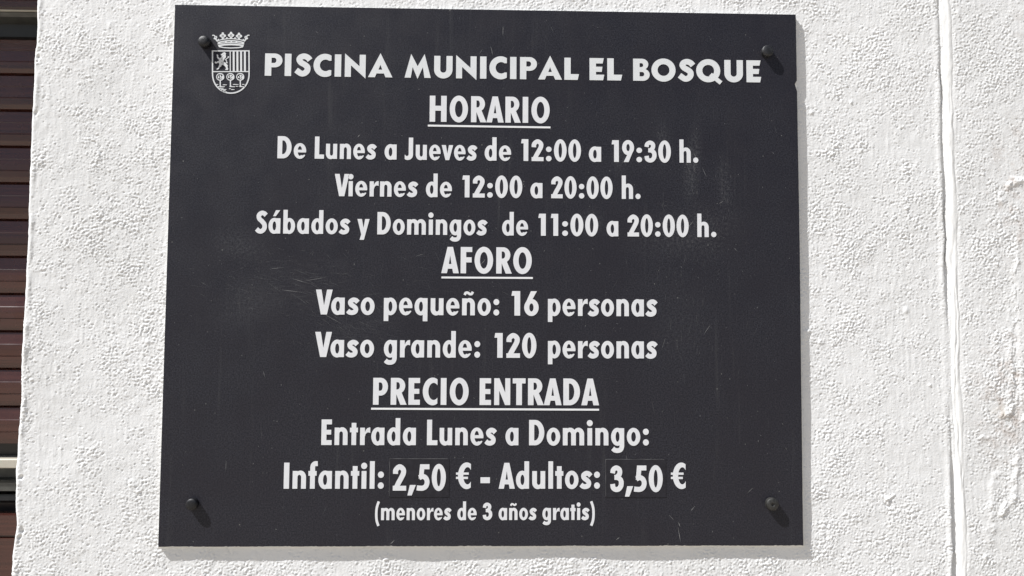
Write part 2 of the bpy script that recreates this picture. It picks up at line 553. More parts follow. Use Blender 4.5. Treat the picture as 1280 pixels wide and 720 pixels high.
Xc, Yc, Zc = np.array(Xc).T, np.array(Yc).T, np.array(Zc).T
cable = link('painted_cable', grid_mesh('painted_cable', Xc, Yc, Zc), [M_CABLE])
tag(cable, 'thick cable running down the wall right of the notice board, painted over in smooth white', 'cable')

# ------------------------------------------------------------------ brown window shutter left of the wall corner
SHX0, SHX1 = -1.40, -0.4305
SY = 0.100
shutter = empty('window_shutter', (-0.9, SY + 0.02, GZ))
tag(shutter, 'dark brown slatted window shutter set back behind the left corner of the white wall', 'shutter')
PITCH = 0.0396


def slat_prof(ztop):
    """one slat from its upper edge downwards: groove, sky-facing bevel, flat, fine line, flat"""
    z = ztop
    return [(SY + .0062, z), (SY + .0060, z - .0004), (SY + .0040, z - .0010), (SY + .0028, z - .0020), (SY + .0006, z - .0138), (SY + .0003, z - .0144),
            (SY + .0001, z - .0150), (SY - .0002, z - .0200), (SY - .0003, z - .0262), (SY + .0003, z - .0266), (SY + .0003, z - .0271), (SY - .0003, z - .0275),
            (SY + .0001, z - .0340), (SY + .0012, z - .0388), (SY + .0058, z - .0392)]


def slats(name, z_hi, z_lo, parent):
    m = MB()
    z = z_hi
    while z > z_lo + PITCH * .3:
        m.sweep_x(slat_prof(z), SHX0, SHX1, 0)
        m.sweep_x([(SY + .0058, z - .0392), (SY + .0062, z - PITCH)], SHX0, SHX1, 0)
        z -= PITCH
    return link(name, m.mesh(name), [M_SHUT], parent)


Z0 = 0.2596
slats('slat_panel', 1.5 - (1.5 - Z0 - 0.0285) % PITCH, Z0 + 0.0285, shutter)
slats('slat_panel', Z0, -0.175, shutter)
m = MB()     # rail between the two leaves: pale lip painting a reflection on the upper edge, deep dark body
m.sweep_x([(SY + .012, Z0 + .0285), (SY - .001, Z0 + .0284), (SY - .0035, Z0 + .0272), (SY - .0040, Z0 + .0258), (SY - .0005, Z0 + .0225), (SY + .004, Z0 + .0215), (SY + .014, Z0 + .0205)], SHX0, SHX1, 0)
m.sweep_x([(SY + .014, Z0 + .0205), (SY + .016, Z0 + .004), (SY + .006, Z0 + .003), (SY + .010, Z0)], SHX0, SHX1, 1)
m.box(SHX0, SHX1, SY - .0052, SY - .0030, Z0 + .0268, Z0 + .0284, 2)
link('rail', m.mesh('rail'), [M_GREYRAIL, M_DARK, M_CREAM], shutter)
zb = Z0 - PITCH * 11
m = MB()
m.sweep_x([(SY + .010, zb), (SY + .018, zb - .001), (SY + .018, -0.1915)], SHX0, SHX1, 0)
link('lower_rail', m.mesh('lower_rail'), [M_DARK], shutter)
m = MB()
m.sweep_x([(SY + .018, -0.1905), (SY - .004, -0.1907), (SY - .005, -0.1915), (SY - .005, -0.1992), (SY - .004, -0.2000), (SY + .018, -0.2002)], SHX0, SHX1, 0)
link('cream_strip', m.mesh('cream_strip'), [M_CREAM], shutter)
m = MB()
m.sweep_x([(SY + .018, -0.2002), (SY + .017, -0.2130), (SY + .004, -0.2138), (SY + .001, -0.2160), (SY + .001, -0.2245), (SY + .012, -0.2260)], SHX0, SHX1, 0)
m.sweep_x([(SY + .012, -0.2260), (SY + .003, -0.2285), (SY + .002, -0.2345), (SY + .012, -0.2390), (SY + .014, -0.2480)], SHX0, SHX1, 1)
link('sill_rail', m.mesh('sill_rail'), [M_GREYRAIL, M_DARK], shutter)
m = MB()
m.sweep_x([(SY + .014, -0.2480), (SY - .002, -0.2490), (SY - .003, -0.2690), (SY + .0005, -0.2700), (SY + .0005, -0.2712), (SY - .003, -0.2722), (SY - .003, -0.40), (SY - .003, GZ)], SHX0, SHX1, 0)
link('lower_panel', m.mesh('lower_panel'), [M_SHUT], shutter)

# ------------------------------------------------------------------ flat shapes: painter's list of filled outlines -> clean mesh
def rect(x0, y0, x1, y1): return [(1, [(x0, y0), (x1, y0), (x1, y1), (x0, y1)])]
def poly(*p): return [(1, list(p))]


def ell(cx, cy, rx, ry, n=40):
    return [(1, [(cx + rx * math.cos(2 * math.pi * k / n), cy + ry * math.sin(2 * math.pi * k / n)) for k in range(n)])]


def cut(*shapes): return [(-1, p) for s in shapes for _, p in s]


def spline(pts, n=7):
    P = [Vector(p) for p in pts]
    P = [2 * P[0] - P[1]] + P + [2 * P[-1] - P[-2]]
    out = []
    for i in range(1, len(P) - 2):
        a, b, c, d = P[i - 1:i + 3]
        for k in range(n):
            t = k / n
            out.append(0.5 * (2 * b + (c - a) * t + (2 * a - 5 * b + 4 * c - d) * t * t + (3 * b - a - 3 * c + d) * t ** 3))
    out.append(P[-2])
    return out


def stroke(pts, w, w1=None, smooth=True, n=7):
    L = spline(pts, n) if smooth else [Vector(p) for p in pts]
    w1 = w if w1 is None else w1
    off = []
    for i, p in enumerate(L):
        t = (L[min(i + 1, len(L) - 1)] - L[max(i - 1, 0)]).normalized()
        nrm = Vector((-t.y, t.x)) * 0.5 * (w + (w1 - w) * i / (len(L) - 1))
        off.append((p + nrm, p - nrm))
    return [(1, [tuple(a0), tuple(a1), tuple(b1), tuple(b0)]) for (a0, a1), (b0, b1) in zip(off[:-1], off[1:])]


def area(p):
    return 0.5 * sum(p[i][0] * p[(i + 1) % len(p)][1] - p[(i + 1) % len(p)][0] * p[i][1] for i in range(len(p)))


def solve(ops):
    """union and difference in painter's order -> (verts, triangles)"""
    V, Fc, sg = [], [], []
    for s, p in ops:
        if abs(area(p)) < 1e-9: continue
        if area(p) < 0: p = p[::-1]
        b = len(V)
        V += [Vector(q) for q in p]
        Fc.append(list(range(b, b + len(p)))); sg.append(s)
    vo, eo, fo, _, _, _ = delaunay_2d_cdt(V, [], Fc, 0, 1e-4, True)
    pv = np.array([tuple(v) for v in vo])
    ft = np.array([list(t) for t in fo])
    cen = pv[ft].mean(1)
    state = np.zeros(len(ft), int)
    for s, f in zip(sg, Fc):                  # even-odd test of each triangle's centre, last outline wins
        q = np.array([tuple(V[i]) for i in f])
        x0, y0 = q[:, 0], q[:, 1]
        x1, y1 = np.roll(x0, -1), np.roll(y0, -1)
        up = (y0[None] > cen[:, 1:]) != (y1[None] > cen[:, 1:])
        dy = np.where(y1 == y0, 1e-12, y1 - y0)
        xi = x0[None] + (cen[:, 1:] - y0[None]) * ((x1 - x0) / dy)[None]
        state[(np.sum(up & (cen[:, :1] < xi), 1) % 2) == 1] = s
    a, b, c = pv[ft[:, 0]], pv[ft[:, 1]], pv[ft[:, 2]]
    ar = np.abs((b[:, 0] - a[:, 0]) * (c[:, 1] - a[:, 1]) - (b[:, 1] - a[:, 1]) * (c[:, 0] - a[:, 0]))
    return [tuple(v) for v in pv.tolist()], ft[(state > 0) & (ar > 1e-9)].tolist()


def emit(m, vs, tris, fx, y0, y1, mat=0):
    """front face at y1 (towards the viewer) and side walls back to y0; fx maps (u, v) to (x, z)"""
    used = sorted({i for t in tris for i in t})
    idx = {v: k for k, v in enumerate(used)}
    P = [fx(*vs[i]) for i in used]
    b = m.verts([(x, y1, z) for x, z in P])
    c = m.verts([(x, y0, z) for x, z in P])
    edges = {}
    for t in tris:
        q = [idx[i] for i in t]
        A = [P[i] for i in q]
        if area(A) < 0: q = q[::-1]
        m.face([b + i for i in q], mat)
        for i in range(3):
            edges[(q[i], q[(i + 1) % 3])] = 1
    for (i, j) in edges:
        if (j, i) not in edges:
            m.face([b + j, b + i, c + i, c + j], mat)


# ---- condensed bold letters, capital height 100
XH = 68.0
def bowl(): return ell(26.5, 34, 26.5, 35.5) + cut(ell(27.0, 34, 8.2, 20))
def dot(cx, cy, r=12.2): return ell(cx, cy, r, r, 28)


def arch(x0):
    """shoulder rising out of a stem at x0, right leg included (54 wide overall)"""
    s = [(1, [(x0 + 31 + 23 * math.cos(math.pi * k / 24), 44 + 25.5 * math.sin(math.pi * k / 24)) for k in range(25)])]
    s += cut(rect(x0 + 19.5, 30, x0 + 34.5, 44), ell(x0 + 27, 43.5, 7.5, 10))
    return s + rect(x0 + 34.5, 0, x0 + 54, 44.2)


def flip(ops, w, h): return [(s, [(w - x, h - y) for x, y in p]) for s, p in ops]
def mirror(ops, w): return [(s, [(w - x, y) for x, y in p]) for s, p in ops]
def shift(ops, dx, dy=0): return [(s, [(x + dx, y + dy) for x, y in p]) for s, p in ops]


six = ell(26, 33, 26, 34.5) + cut(ell(26, 33, 7.6, 16.5)) + poly((.6, 40), (24, 99), (45.5, 99), (21, 48), (14, 46))
six = poly((.6, 40), (24, 99), (45.5, 99), (24, 55), (12, 40)) + ell(26, 33, 26, 34.5) + cut(ell(26, 33, 7.6, 16.5))
rcap = rect(0, 41, 27, 100) + ell(27, 70.5, 27, 29.5) + poly((18, 47), (40, 47), (60, 0), (36.5, 0)) + cut(rect(20, 57, 26, 84), ell(26, 70.5, 8, 13.5)) + rect(0, 0, 21, 100)
acap = poly((0, 0), (23, 100), (44, 100), (67, 0), (45.5, 0), (42, 17), (25, 17), (21.5, 0)) + cut(poly((28.6, 35), (38.4, 35), (33.5, 68)))
tilde = stroke([(0, 82), (5, 90), (13, 91), (22, 86), (30, 86.5), (35, 95)], 10.5)
nn = rect(0, 0, 19.5, XH) + arch(0)
aa = bowl() + rect(35, 0, 54.5, XH)
ee = ell(28, 34, 28, 35.5) + cut(ell(27.5, 34, 9.6, 22)) + rect(10, 27.5, 55.4, 39.5) + cut(poly((27, 27.5), (60, 27.5), (60, 9), (49, 17.5), (39, 14), (30, 16)))
ss = stroke([(42.5, 49.5), (34.5, 57.5), (23, 59.0), (12.6, 51.5), (14.8, 41.5), (26, 33.5), (34.4, 24.5), (32.5, 13.2), (21.5, 8.2), (10, 9.5), (2, 16)], 19.0)
G = {   # glyph: (ops, width, left bearing, right bearing)
    'H': (rect(0, 0, 21.5, 100) + rect(44, 0, 65.5, 100) + rect(20, 42.5, 46, 61.5), 65.5, 5, 5),
    'O': (ell(35.5, 50, 35.5, 51.5, 56) + cut(ell(35.5, 50, 14.8, 31.5, 48)), 71, 4, 4),
    'R': (rcap, 60, 5, 0), 'A': (acap, 67, 0, 0), 'I': (rect(0, 0, 21.5, 100), 21.5, 5.5, 5.5),
    'F': (rect(0, 0, 21, 100) + rect(0, 81, 44, 100) + rect(0, 41.5, 42, 61), 44, 5, 3),
    'E': (rect(0, 0, 21, 100) + rect(0, 81, 43, 100) + rect(0, 41, 40.5, 59.5) + rect(0, 0, 43, 19), 43, 5, 4),
    'P': (rect(0, 34, 28, 100) + ell(28, 67, 27.5, 33) + cut(rect(20, 52, 27, 83), ell(27, 67.5, 8.5, 15.5)) + rect(0, 0, 21, 100), 55.5, 5, 3),
    'C': (ell(37, 50, 37, 51.5, 56) + cut(ell(41, 50, 20, 32), rect(55, -6, 80, 106)), 55, 4, 4),
    'N': (rect(0, 0, 19, 100) + rect(41.5, 0, 60.5, 100) + poly((0, 100), (19.5, 100), (60.5, 0), (41, 0)), 60.5, 5, 5),
    'T': (rect(0, 81, 48.5, 100) + rect(13.5, 0, 35, 100), 48.5, 2, 2),
    'D': (rect(0, 0, 25, 100) + ell(25, 50, 38, 50, 56) + cut(rect(-20, -2, 0, 102), rect(21, 19, 25, 81), ell(25, 50, 16.5, 31)) + rect(0, 0, 21.2, 100), 63, 5, 4),
    'L': (rect(0, 0, 21.5, 100) + rect(0, 0, 45, 19), 45, 5, 2),
    'J': (ell(14.5, 22, 25.5, 23.5) + cut(rect(-20, 22, 45, 60), rect(-20, -6, 0, 30), ell(10.5, 26, 8.5, 10)) + rect(18.8, 21.8, 40, 100), 40, 3, 5),
    'V': (poly((0, 100), (22.5, 100), (33.8, 36), (45, 100), (67.5, 100), (46, 0), (21.5, 0)), 67.5, 0, -7),
    'S': (stroke([(44.5, 81), (35.5, 89), (23.5, 90.5), (12, 81), (13.5, 66), (26, 54), (37.5, 40), (37.5, 22), (26, 10), (13, 10.5), (2, 19.5)], 20.5), 48, 3, 3),
    'a': (aa, 54.5, 3.5, 5), 'á': (aa + shift(poly((0, 77), (12.5, 77), (32, 104), (13, 104)), 20), 54.5, 3.5, 5),
    'b': (mirror(bowl() + rect(35, 0, 54.5, 106), 54.5), 54.5, 5, 3.5), 'd': (bowl() + rect(35, 0, 54.5, 106), 54.5, 3.5, 5),
    'p': (mirror(bowl() + rect(35, -25, 54.5, XH), 54.5), 54.5, 5, 3.5), 'q': (bowl() + rect(35, -25, 54.5, XH), 54.5, 3.5, 5),
    'g': (bowl() + stroke([(44.7, 12), (44.7, -6), (39, -17), (27, -20.5), (15, -18.5), (7, -12)], 18.5) + rect(35, -5, 54.5, XH), 54.5, 3.5, 5),
    'e': (ee, 56, 3.5, 3.5), 'o': (ell(28, 34, 28, 35.5) + cut(ell(28, 34, 9.8, 19.5)), 56, 3.5, 3.5),
    'n': (nn, 54, 5, 5), 'ñ': (nn + shift(tilde, 10, 0), 54, 5, 5), 'm': (nn + arch(34.5), 88.5, 5, 5), 'h': (rect(0, 0, 19.5, 106) + arch(0), 54, 5, 5),
    'u': (flip(rect(0, 0, 19.5, XH) + arch(0), 54, XH), 54, 5, 5),
    'i': (rect(2.5, 0, 22, XH) + dot(12.2, 88), 24.4, 3.5, 3.5), 'l': (rect(0, 0, 19.5, 106), 19.5, 5, 5),
    'r': (rect(0, 0, 19.5, XH) + [(1, [(19, 30), (19, 49), (24, 60), (30, 66.5), (38, 69.2), (42, 68.5), (42, 47.5), (36, 50), (29, 49), (23, 43), (20, 34)])], 42, 5, 0),
    's': (ss, 46, 3, 3),
    't': (rect(7, 0, 26.5, 87) + rect(0, 50, 33.5, XH), 33.5, 2, 2),
    'f': (rect(7, 0, 26.5, 84) + rect(0, 50, 33, XH) + stroke([(16.75, 76), (17.5, 88), (24, 95.5), (37, 96.5)], 19), 36, 2, 0),
    'v': (poly((0, XH), (20.5, XH), (28, 29), (35.5, XH), (56, XH), (37, 0), (19, 0)), 56, 0, 0),
    'y': (poly((0, XH), (20.5, XH), (28.5, 28), (35.5, XH), (56, XH), (31, -25), (11, -25), (18.5, -1)), 56, 0, 0),
    '0': (ell(27.5, 49.5, 27.5, 51) + cut(ell(27.5, 49.5, 7.8, 33.5)), 55, 3, 3),
    '1': (rect(11, 0, 31.5, 99) + poly((0, 80), (12, 80), (12, 99), (3, 99)), 31.5, 8, 8),
    '2': (stroke([(9.8, 63), (11.2, 78), (25.5, 89.5), (39.5, 80), (40.5, 66), (33, 49), (22, 29), (12.5, 9)], 19.5) + rect(0, 0, 52, 18) + poly((0, 0), (0, 3), (10, 20), (22, 18)), 52, 3, 3),
    '3': (stroke([(9.6, 70), (12.5, 83), (24.5, 90), (36.5, 83), (37.2, 68), (28, 56.5), (18, 54)], 18.5) + stroke([(18, 54.5), (31, 53), (42, 43), (43, 25), (34.5, 11.5), (22.5, 8.6), (12, 15), (9.6, 29)], 18.8) + rect(17, 45, 27, 63), 53, 3, 3),
    '5': (rect(12, 80.5, 48.5, 99) + poly((12, 99), (30, 99), (26.5, 60), (7, 44)) + stroke([(9, 48.5), (22, 53.5), (34.5, 47.5), (40, 33), (35.5, 17), (24, 9.6), (11, 9.2), (0, 10.5)], 18.8), 50, 3, 3),
    '6': (six, 52, 3, 3), '9': (flip(six, 52, 99), 52, 3, 3),
    ':': (dot(12.2, 12) + dot(12.2, 54), 24.4, 5, 5), '.': (dot(12.2, 12), 24.4, 4, 4),
    ',': (poly((9, 21), (32, 21), (16.5, -18), (0, -18)), 32, 1, 0), '-': (rect(0, 21.5, 37, 44), 37, 0, 0),
    '€': (ell(41, 50, 33.5, 51.5) + cut(ell(44.5, 50, 16.5, 33.5), rect(57, -6, 90, 106)) + rect(0, 54, 49, 62.5) + rect(0, 37.5, 46, 46), 57, 0, 0),
    '(': (stroke([(24, 106), (12.5, 74), (9, 36), (12.5, -2), (24, -33)], 16), 31, 2, 2),
    ')': (mirror(stroke([(24, 106), (12.5, 74), (9, 36), (12.5, -2), (24, -33)], 16), 31), 31, 2, 2),
}
# ---- wide extra-bold capitals of the heading
disc = ell(52.5, 50, 52.5, 52.5, 64) + cut(ell(52.5, 50, 26, 26.5, 48))
T = {
    'P': (rect(0, 38, 42, 100) + ell(42, 69, 33, 31, 48) + cut(rect(27, 57.5, 39, 81), ell(39, 69.2, 10, 11.8)) + rect(0, 0, 28, 100), 75, 6, 2),
    'I': (rect(0, 0, 28, 100), 28, 6, 6),
    'S': (stroke([(67, 73), (57, 84), (42, 89.5), (27, 85), (21, 73.5), (29, 61), (44, 52), (56, 41), (55.5, 25), (44, 13.5), (29, 12.5), (8, 27)], 25.5), 72, 4, 4),
    'C': (ell(50, 50, 50, 52, 64) + cut(ell(52, 50, 24.5, 26), rect(77, -6, 120, 106), rect(55, 29, 90, 71)), 77, 4, 5),
    'N': (rect(0, 0, 26.5, 78) + rect(63.5, 22, 90, 100) + poly((0, 105), (90, 24), (90, -7), (0, 76)), 90, 6, 6),
    'A': (poly((0, 0), (53, 108), (106, 0), (76, 0), (69, 17), (37, 17), (30, 0)) + cut(poly((45, 34), (61.5, 34), (53.2, 56))), 106, 2, 2),
    'M': (poly((0, 0), (28, 107), (57, 52), (87, 107), (115, 0), (87, 0), (80, 48), (57, -5), (35, 48), (27, 0)), 115, 5, 5),
    'U': (ell(40.5, 38, 40.5, 39.5, 56) + cut(rect(-5, 38, 90, 100), ell(40.5, 38, 13.5, 13.5)) + rect(0, 37.8, 27, 100) + rect(54, 37.8, 81, 100), 81, 6, 6),
    'L': (rect(0, 0, 28, 100) + poly((0, 0), (59, 0), (65, 26), (0, 26)), 65, 6, 1),
    'E': (rect(0, 0, 28, 100) + poly((0, 76), (57, 76), (62, 100), (0, 100)) + poly((0, 38), (53, 38), (56, 61), (0, 61)) + poly((0, 0), (59, 0), (64, 25), (0, 25)), 64, 6, 4),
    'B': (rect(0, 48, 38, 100) + ell(38, 74.5, 28, 25.5) + rect(0, 0, 42, 52) + ell(42, 27.5, 30, 27.5) + cut(rect(26, 62, 36, 80), ell(36, 71, 8, 9), rect(26, 20, 39, 40), ell(39, 30, 9.5, 10)) + rect(0, 0, 28, 100), 72, 6, 3),
    'O': (disc, 105, 3, 3),
    'Q': (disc + stroke([(62, 33), (108, -5)], 19, 19, False), 113, 3, 2),
}
_cache = {}


def glyph(font, ch):
    k = (id(font), ch)
    if k not in _cache:
        _cache[k] = solve(font[ch][0])
    return _cache[k]


SPC = 1.32


def write_word(m, font, word, x0, x1, zb, cap, y0, y1, mat=0):
    """set a word between x0 and x1 (mm) on the baseline zb, capitals cap high"""
    xs, x = [], 0.0
    for i, ch in enumerate(word):
        if i: x += font[ch][2] * SPC
        xs.append(x)
        x += font[ch][1]
        if i < len(word) - 1: x += font[ch][3] * SPC
    kx, kz = (x1 - x0) / x * .001, cap / 100 * .001
    for ch, gx0 in zip(word, xs):
        vs, tr = glyph(font, ch)
        emit(m, vs, tr, lambda u, v: (x0 * .001 + (gx0 + u) * kx, zb * .001 + v * kz), y0, y1, mat)


# ------------------------------------------------------------------ the notice board
HW, HH = 0.300, 0.25525
sign = empty('notice_board', (0, WALL_Y, -HH))
tag(sign, 'black rectangular swimming pool notice board with white lettering screwed to the white wall', 'sign')
# backing board: white, slightly rounded front edge
m = MB()
xo, zo = HW, HH
ring = [(.0068, 0), (.0010, 0), (.00055, .0003), (.0004, .0008)]       # (y, inset)
bases = []
for y, ins in ring:
    bases.append(m.verts([(-xo + ins * .4, y, -zo + ins), (xo - ins, y, -zo + ins), (xo - ins, y, zo - ins * .4), (-xo + ins * .4, y, zo - ins * .4)]))
for a, b in zip(bases[:-1], bases[1:]):
    for i in range(4):
        j = (i + 1) % 4
        m.face([a + i, a + j, b + j, b + i])
m.face([bases[-1] + i for i in range(4)])
m.face([bases[0] + i for i in (3, 2, 1, 0)])
link('backing_board', m.mesh('backing_board'), [M_BOARD], sign, 'white board behind the black face, showing as a thin pale edge')
# black face: trimmed a hair short along the bottom and the lower right, with a ragged bottom edge
m = MB()
out = [(-HW, HH), ]
for k in range(1, 141):
    t = k / 140
    out.append((-HW + 0.0003 * t, HH - (2 * HH - 0.0011) * t))
nb = 320
for k in range(1, nb):
    t = k / nb
    j = max(0.0, random.gauss(0, .00022)) + 0.00025 * (math.sin(t * 61) * math.sin(t * 23) > .35)
    out.append((-HW + 0.0003 + (2 * HW - 0.0018) * t, -HH + 0.0009 + j))
for k in range(0, 141):
    t = k / 140
    inset = 0.0015 - 0.0015 * min(1, max(0, (t - .06) / .50))
    j = 0.00012 * random.random()
    if abs(t - 0.862) < 0.008: j += 0.0030 * (1 - abs(t - .862) / .008)
    out.append((HW - inset - j, -HH + 0.0009 + (2 * HH - 0.0009) * t))
vs, tr = solve([(1, [(x * 1000, z * 1000) for x, z in out])])
emit(m, vs, tr, lambda u, v: (u * .001, v * .001), 0.0004, 0.0, 0)
# scratches and scuffs: hair-thin marks standing on the face
def mark(x0, z0, x1, z1, w):
    d = Vector((x1 - x0, z1 - z0)); nrm = Vector((-d.y, d.x)).normalized() * w * .5
    k = len(m.v)
    pts = [(x0, z0), (x0 + d.x * .35 + nrm.x, z0 + d.y * .35 + nrm.y), (x1, z1), (x0 + d.x * .55 - nrm.x, z0 + d.y * .55 - nrm.y)]
    b = m.verts([(x * .001, -0.00004, z * .001) for x, z in pts])
    q = [b, b + 1, b + 2, b + 3]
    if area(pts) < 0: q = q[::-1]
    m.face(q, 1)


for a in ((14, 240, 14, 229, .5), (4.5, 210, 2, 220, .5), (-5, 217, -9, 211, .3), (192, 44.5, 198, 52, .45), (222, 68, 227, 71, .5), (-33, 37.5, -36, 34, .6), (-124, 129, -121.5, 131.5, .8),
          (-6, 7.5, -1, 13, .5), (246, -206, 252, -200.5, .4), (180, -236, 183, -252, .5), (182.5, -237, 180.5, -232, .6), (172, -226, 177, -231, .4), (192, -223, 197, -217, .5), (122, -249, 126, -246, .6),
          (-68, 15, -59, 18, .3), (-172, -9, -150, -5, .35), (-196, -17, -170, -20, .3), (-185, -6, -165, -12, .3), (-160, -36, -132, -51, .3), (-150, -28, -128, -40, .25), (-205, 2, -190, 4, .3),
          (-238, -254.5, -228, -254, .5), (-88, -253, -83, -248, .6), (206, 104, 211, 93, .3), (198, 118, 203, 108, .3), (236, 26, 240, 22, .3), (206, -58, 214, -46, .3), (60, 240, 63, 233, .2),
          (-152, -201, -152, -190, .3), (-208, -93, -206, -100, .3), (-240, -186, -240, -175, .3), (170, -60, 166, -72, .3), (132, -170, 133, -178, .3)):
    mark(*a)
for _ in range(260):             # short random flecks
    x, z = random.uniform(-295, 292), random.uniform(-248, 250)
    a = random.gauss(math.pi / 2, .7); l = random.uniform(.5, 2.2)
    mark(x, z, x + l * math.cos(a), z + l * math.sin(a), random.uniform(.12, .45))
def cluster(n, x, z, sx_, sz_, ang, dev, lmin, lmax, wmax, slot):
    for _ in range(n):
        px, pz = random.gauss(x, sx_), random.gauss(z, sz_)
        if not (-296 < px < 292 and -250 < pz < 250): continue
        a, l = random.gauss(ang, dev), random.uniform(lmin, lmax)
        k = len(m.m)
        mark(px, pz, px + l * math.cos(a), pz + l * math.sin(a), random.uniform(.10, wmax))
        m.m[-1] = slot


cluster(70, -195, -12, 38, 12, -.25, .25, 4, 22, .28, 2)        # wiped area left of the subheading
cluster(60, -140, -42, 26, 12, -.55, .2, 4, 18, .26, 2)
cluster(30, -60, -20, 60, 18, -.45, .3, 4, 14, .22, 2)
cluster(60, -205, 10, 40, 10, .15, .6, 2, 8, .30, 2)
cluster(70, 190, 40, 26, 16, .8, .9, 1, 4, .45, 2)              # scuffs by the opening hours
cluster(50, 205, 28, 20, 24, 1.5, .5, 2, 10, .30, 2)
cluster(46, 197, 106, 3, 18, 1.65, .2, 2, 7, .45, 2)
cluster(30, 228, 84, 3, 13, 1.55, .2, 2, 6, .40, 2)
cluster(24, 168, 128, 3, 9, 1.6, .3, 1, 5, .40, 2)
cluster(22, 128, 116, 4, 8, 1.5, .6, 1, 4, .35, 2)
cluster(60, 195, -60, 26, 40, 1.57, .15, 3, 16, .28, 2)
cluster(90, 0, 0, 170, 150, 1.57, .25, 3, 18, .22, 2)
cluster(120, 60, -60, 160, 130, 1.2, .9, .6, 2.0, .40, 1)
link('face_panel', m.mesh('face_panel'), [M_FACE, M_SCRATCH, M_FAINT], sign)


def line(font, zb, cap, words, label, mat, y0=0.0002, y1=-0.00025, parent=sign):
    m = MB()
    for w, x0, x1 in words:
        write_word(m, font, w, x0, x1, zb, cap, y0, y1)
    return link('lettering', m.mesh('lettering'), [mat], parent, label)


def underline(x0, x1, z0, z1, th, parent):
    m = MB()
    vs, tr = solve(poly((x0, z0 - th / 2), (x1, z1 - th / 2), (x1, z1 + th / 2), (x0, z0 + th / 2)))
    emit(m, vs, tr, lambda u, v: (u * .001, v * .001), 0.0002, -0.00025)
    return link('underline', m.mesh('underline'), [M_LINE], parent)


line(T, 187.2, 21.7, [('PISCINA', -213.2, -91.7), ('MUNICIPAL', -80.1, 87.6), ('EL', 97.8, 129.5), ('BOSQUE', 140.1, 264.9)], 'wide bold heading PISCINA MUNICIPAL EL BOSQUE', M_TITLE)
h = line(G, 144.6, 25.3, [('HORARIO', -55.7, 59.3)], 'underlined subheading HORARIO', M_LETTER)
underline(-57.3, 60.1, 140.8, 140.4, 1.75, h)
line(G, 107.6, 21.3, [('De', -199.4, -172.3), ('Lunes', -164.2, -106.2), ('a', -98.1, -86.7), ('Jueves', -78.9, -10.4), ('de', -2.8, 22.5), ('12:00', 32.0, 89.5), ('a', 97.1, 108.9), ('19:30', 119.0, 176.2), ('h.', 184.6, 202.7)], 'line reading De Lunes a Jueves de 12:00 a 19:30 h.', M_LETTER)
line(G, 71.9, 21.3, [('Viernes', -144.8, -66.4), ('de', -58.4, -33.7), ('12:00', -23.9, 33.3), ('a', 41.1, 52.6), ('20:00', 61.0, 119.8), ('h.', 128.7, 146.7)], 'line reading Viernes de 12:00 a 20:00 h.', M_LETTER)
line(G, 35.8, 21.3, [('Sábados', -217.7, -130.0), ('y', -122.7, -111.3), ('Domingos', -103.9, -0.2), ('de', 14.3, 39.0), ('11:00', 48.8, 105.9), ('a', 114.0, 125.2), ('20:00', 134.1, 192.8), ('h.', 201.2, 219.4)], 'line reading Sábados y Domingos de 11:00 a 20:00 h.', M_LETTER)
h = line(G, -0.6, 25.0, [('AFORO', -43.0, 42.6)], 'underlined subheading AFORO', M_LETTER)
underline(-42.8, 43.7, -4.7, -4.6, 1.75, h)
line(G, -40.3, 23.4, [('Vaso', -160.4, -105.3), ('pequeño:', -96.6, 12.0), ('16', 23.5, 49.3), ('personas', 58.1, 161.7)], 'line reading Vaso pequeño: 16 personas', M_LETTER)
line(G, -80.1, 23.5, [('Vaso', -160.3, -105.2), ('grande:', -96.0, -5.7), ('120', 7.7, 47.3), ('personas', 58.2, 161.5)], 'line reading Vaso grande: 120 personas', M_LETTER)
h = line(G, -124.3, 25.0, [('PRECIO', -105.4, -16.2), ('ENTRADA', -5.9, 106.5)], 'underlined subheading PRECIO ENTRADA', M_LETTER)
underline(-107.0, 106.5, -128.0, -128.4, 1.75, h)
line(G, -161.6, 23.5, [('Entrada', -152.7, -65.0), ('Lunes', -54.7, 9.8), ('a', 18.6, 30.7), ('Domingo:', 40.7, 153.4)], 'line reading Entrada Lunes a Domingo:', M_LETTER)
line(G, -201.7, 23.8, [('Infantil:', -186.5, -94.2)], 'word Infantil:', M_LETTER)
line(G, -201.7, 23.8, [('€', -27.3, -13.5), ('-', -4.5, 4.3), ('Adultos:', 12.5, 107.2)], 'euro sign, dash and the word Adultos:', M_LETTER)
line(G, -201.7, 23.8, [('€', 174.1, 187.9)], 'euro sign right of the price 3,50', M_LETTER)
line(G, -230.4, 16.0, [('(menores', -102.0, -31.6), ('de', -25.7, -7.8), ('3', -2.2, 6.7), ('años', 12.6, 47.8), ('gratis)', 53.4, 102.5)], 'smallest line reading (menores de 3 años gratis)', M_LETTER)


def price_sticker(x0, x1, z0, z1, text, tx0, tx1, zb, cap, label):
    m = MB()
    vs, tr = solve(rect(x0, z0, x1, z1))
    emit(m, vs, tr, lambda u, v: (u * .001, v * .001), 0.0001, -0.00030, 0)
    # sunlit sticker edge painted as a pale rim along the top and left
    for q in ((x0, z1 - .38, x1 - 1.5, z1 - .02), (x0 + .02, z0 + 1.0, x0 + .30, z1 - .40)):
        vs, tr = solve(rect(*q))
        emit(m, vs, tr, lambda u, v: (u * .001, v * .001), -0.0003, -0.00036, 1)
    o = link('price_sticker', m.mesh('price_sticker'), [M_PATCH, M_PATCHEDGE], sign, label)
    line(G, zb, cap, [(text, tx0, tx1)], 'price reading ' + text, M_LETTER, -0.00028, -0.00055, o)


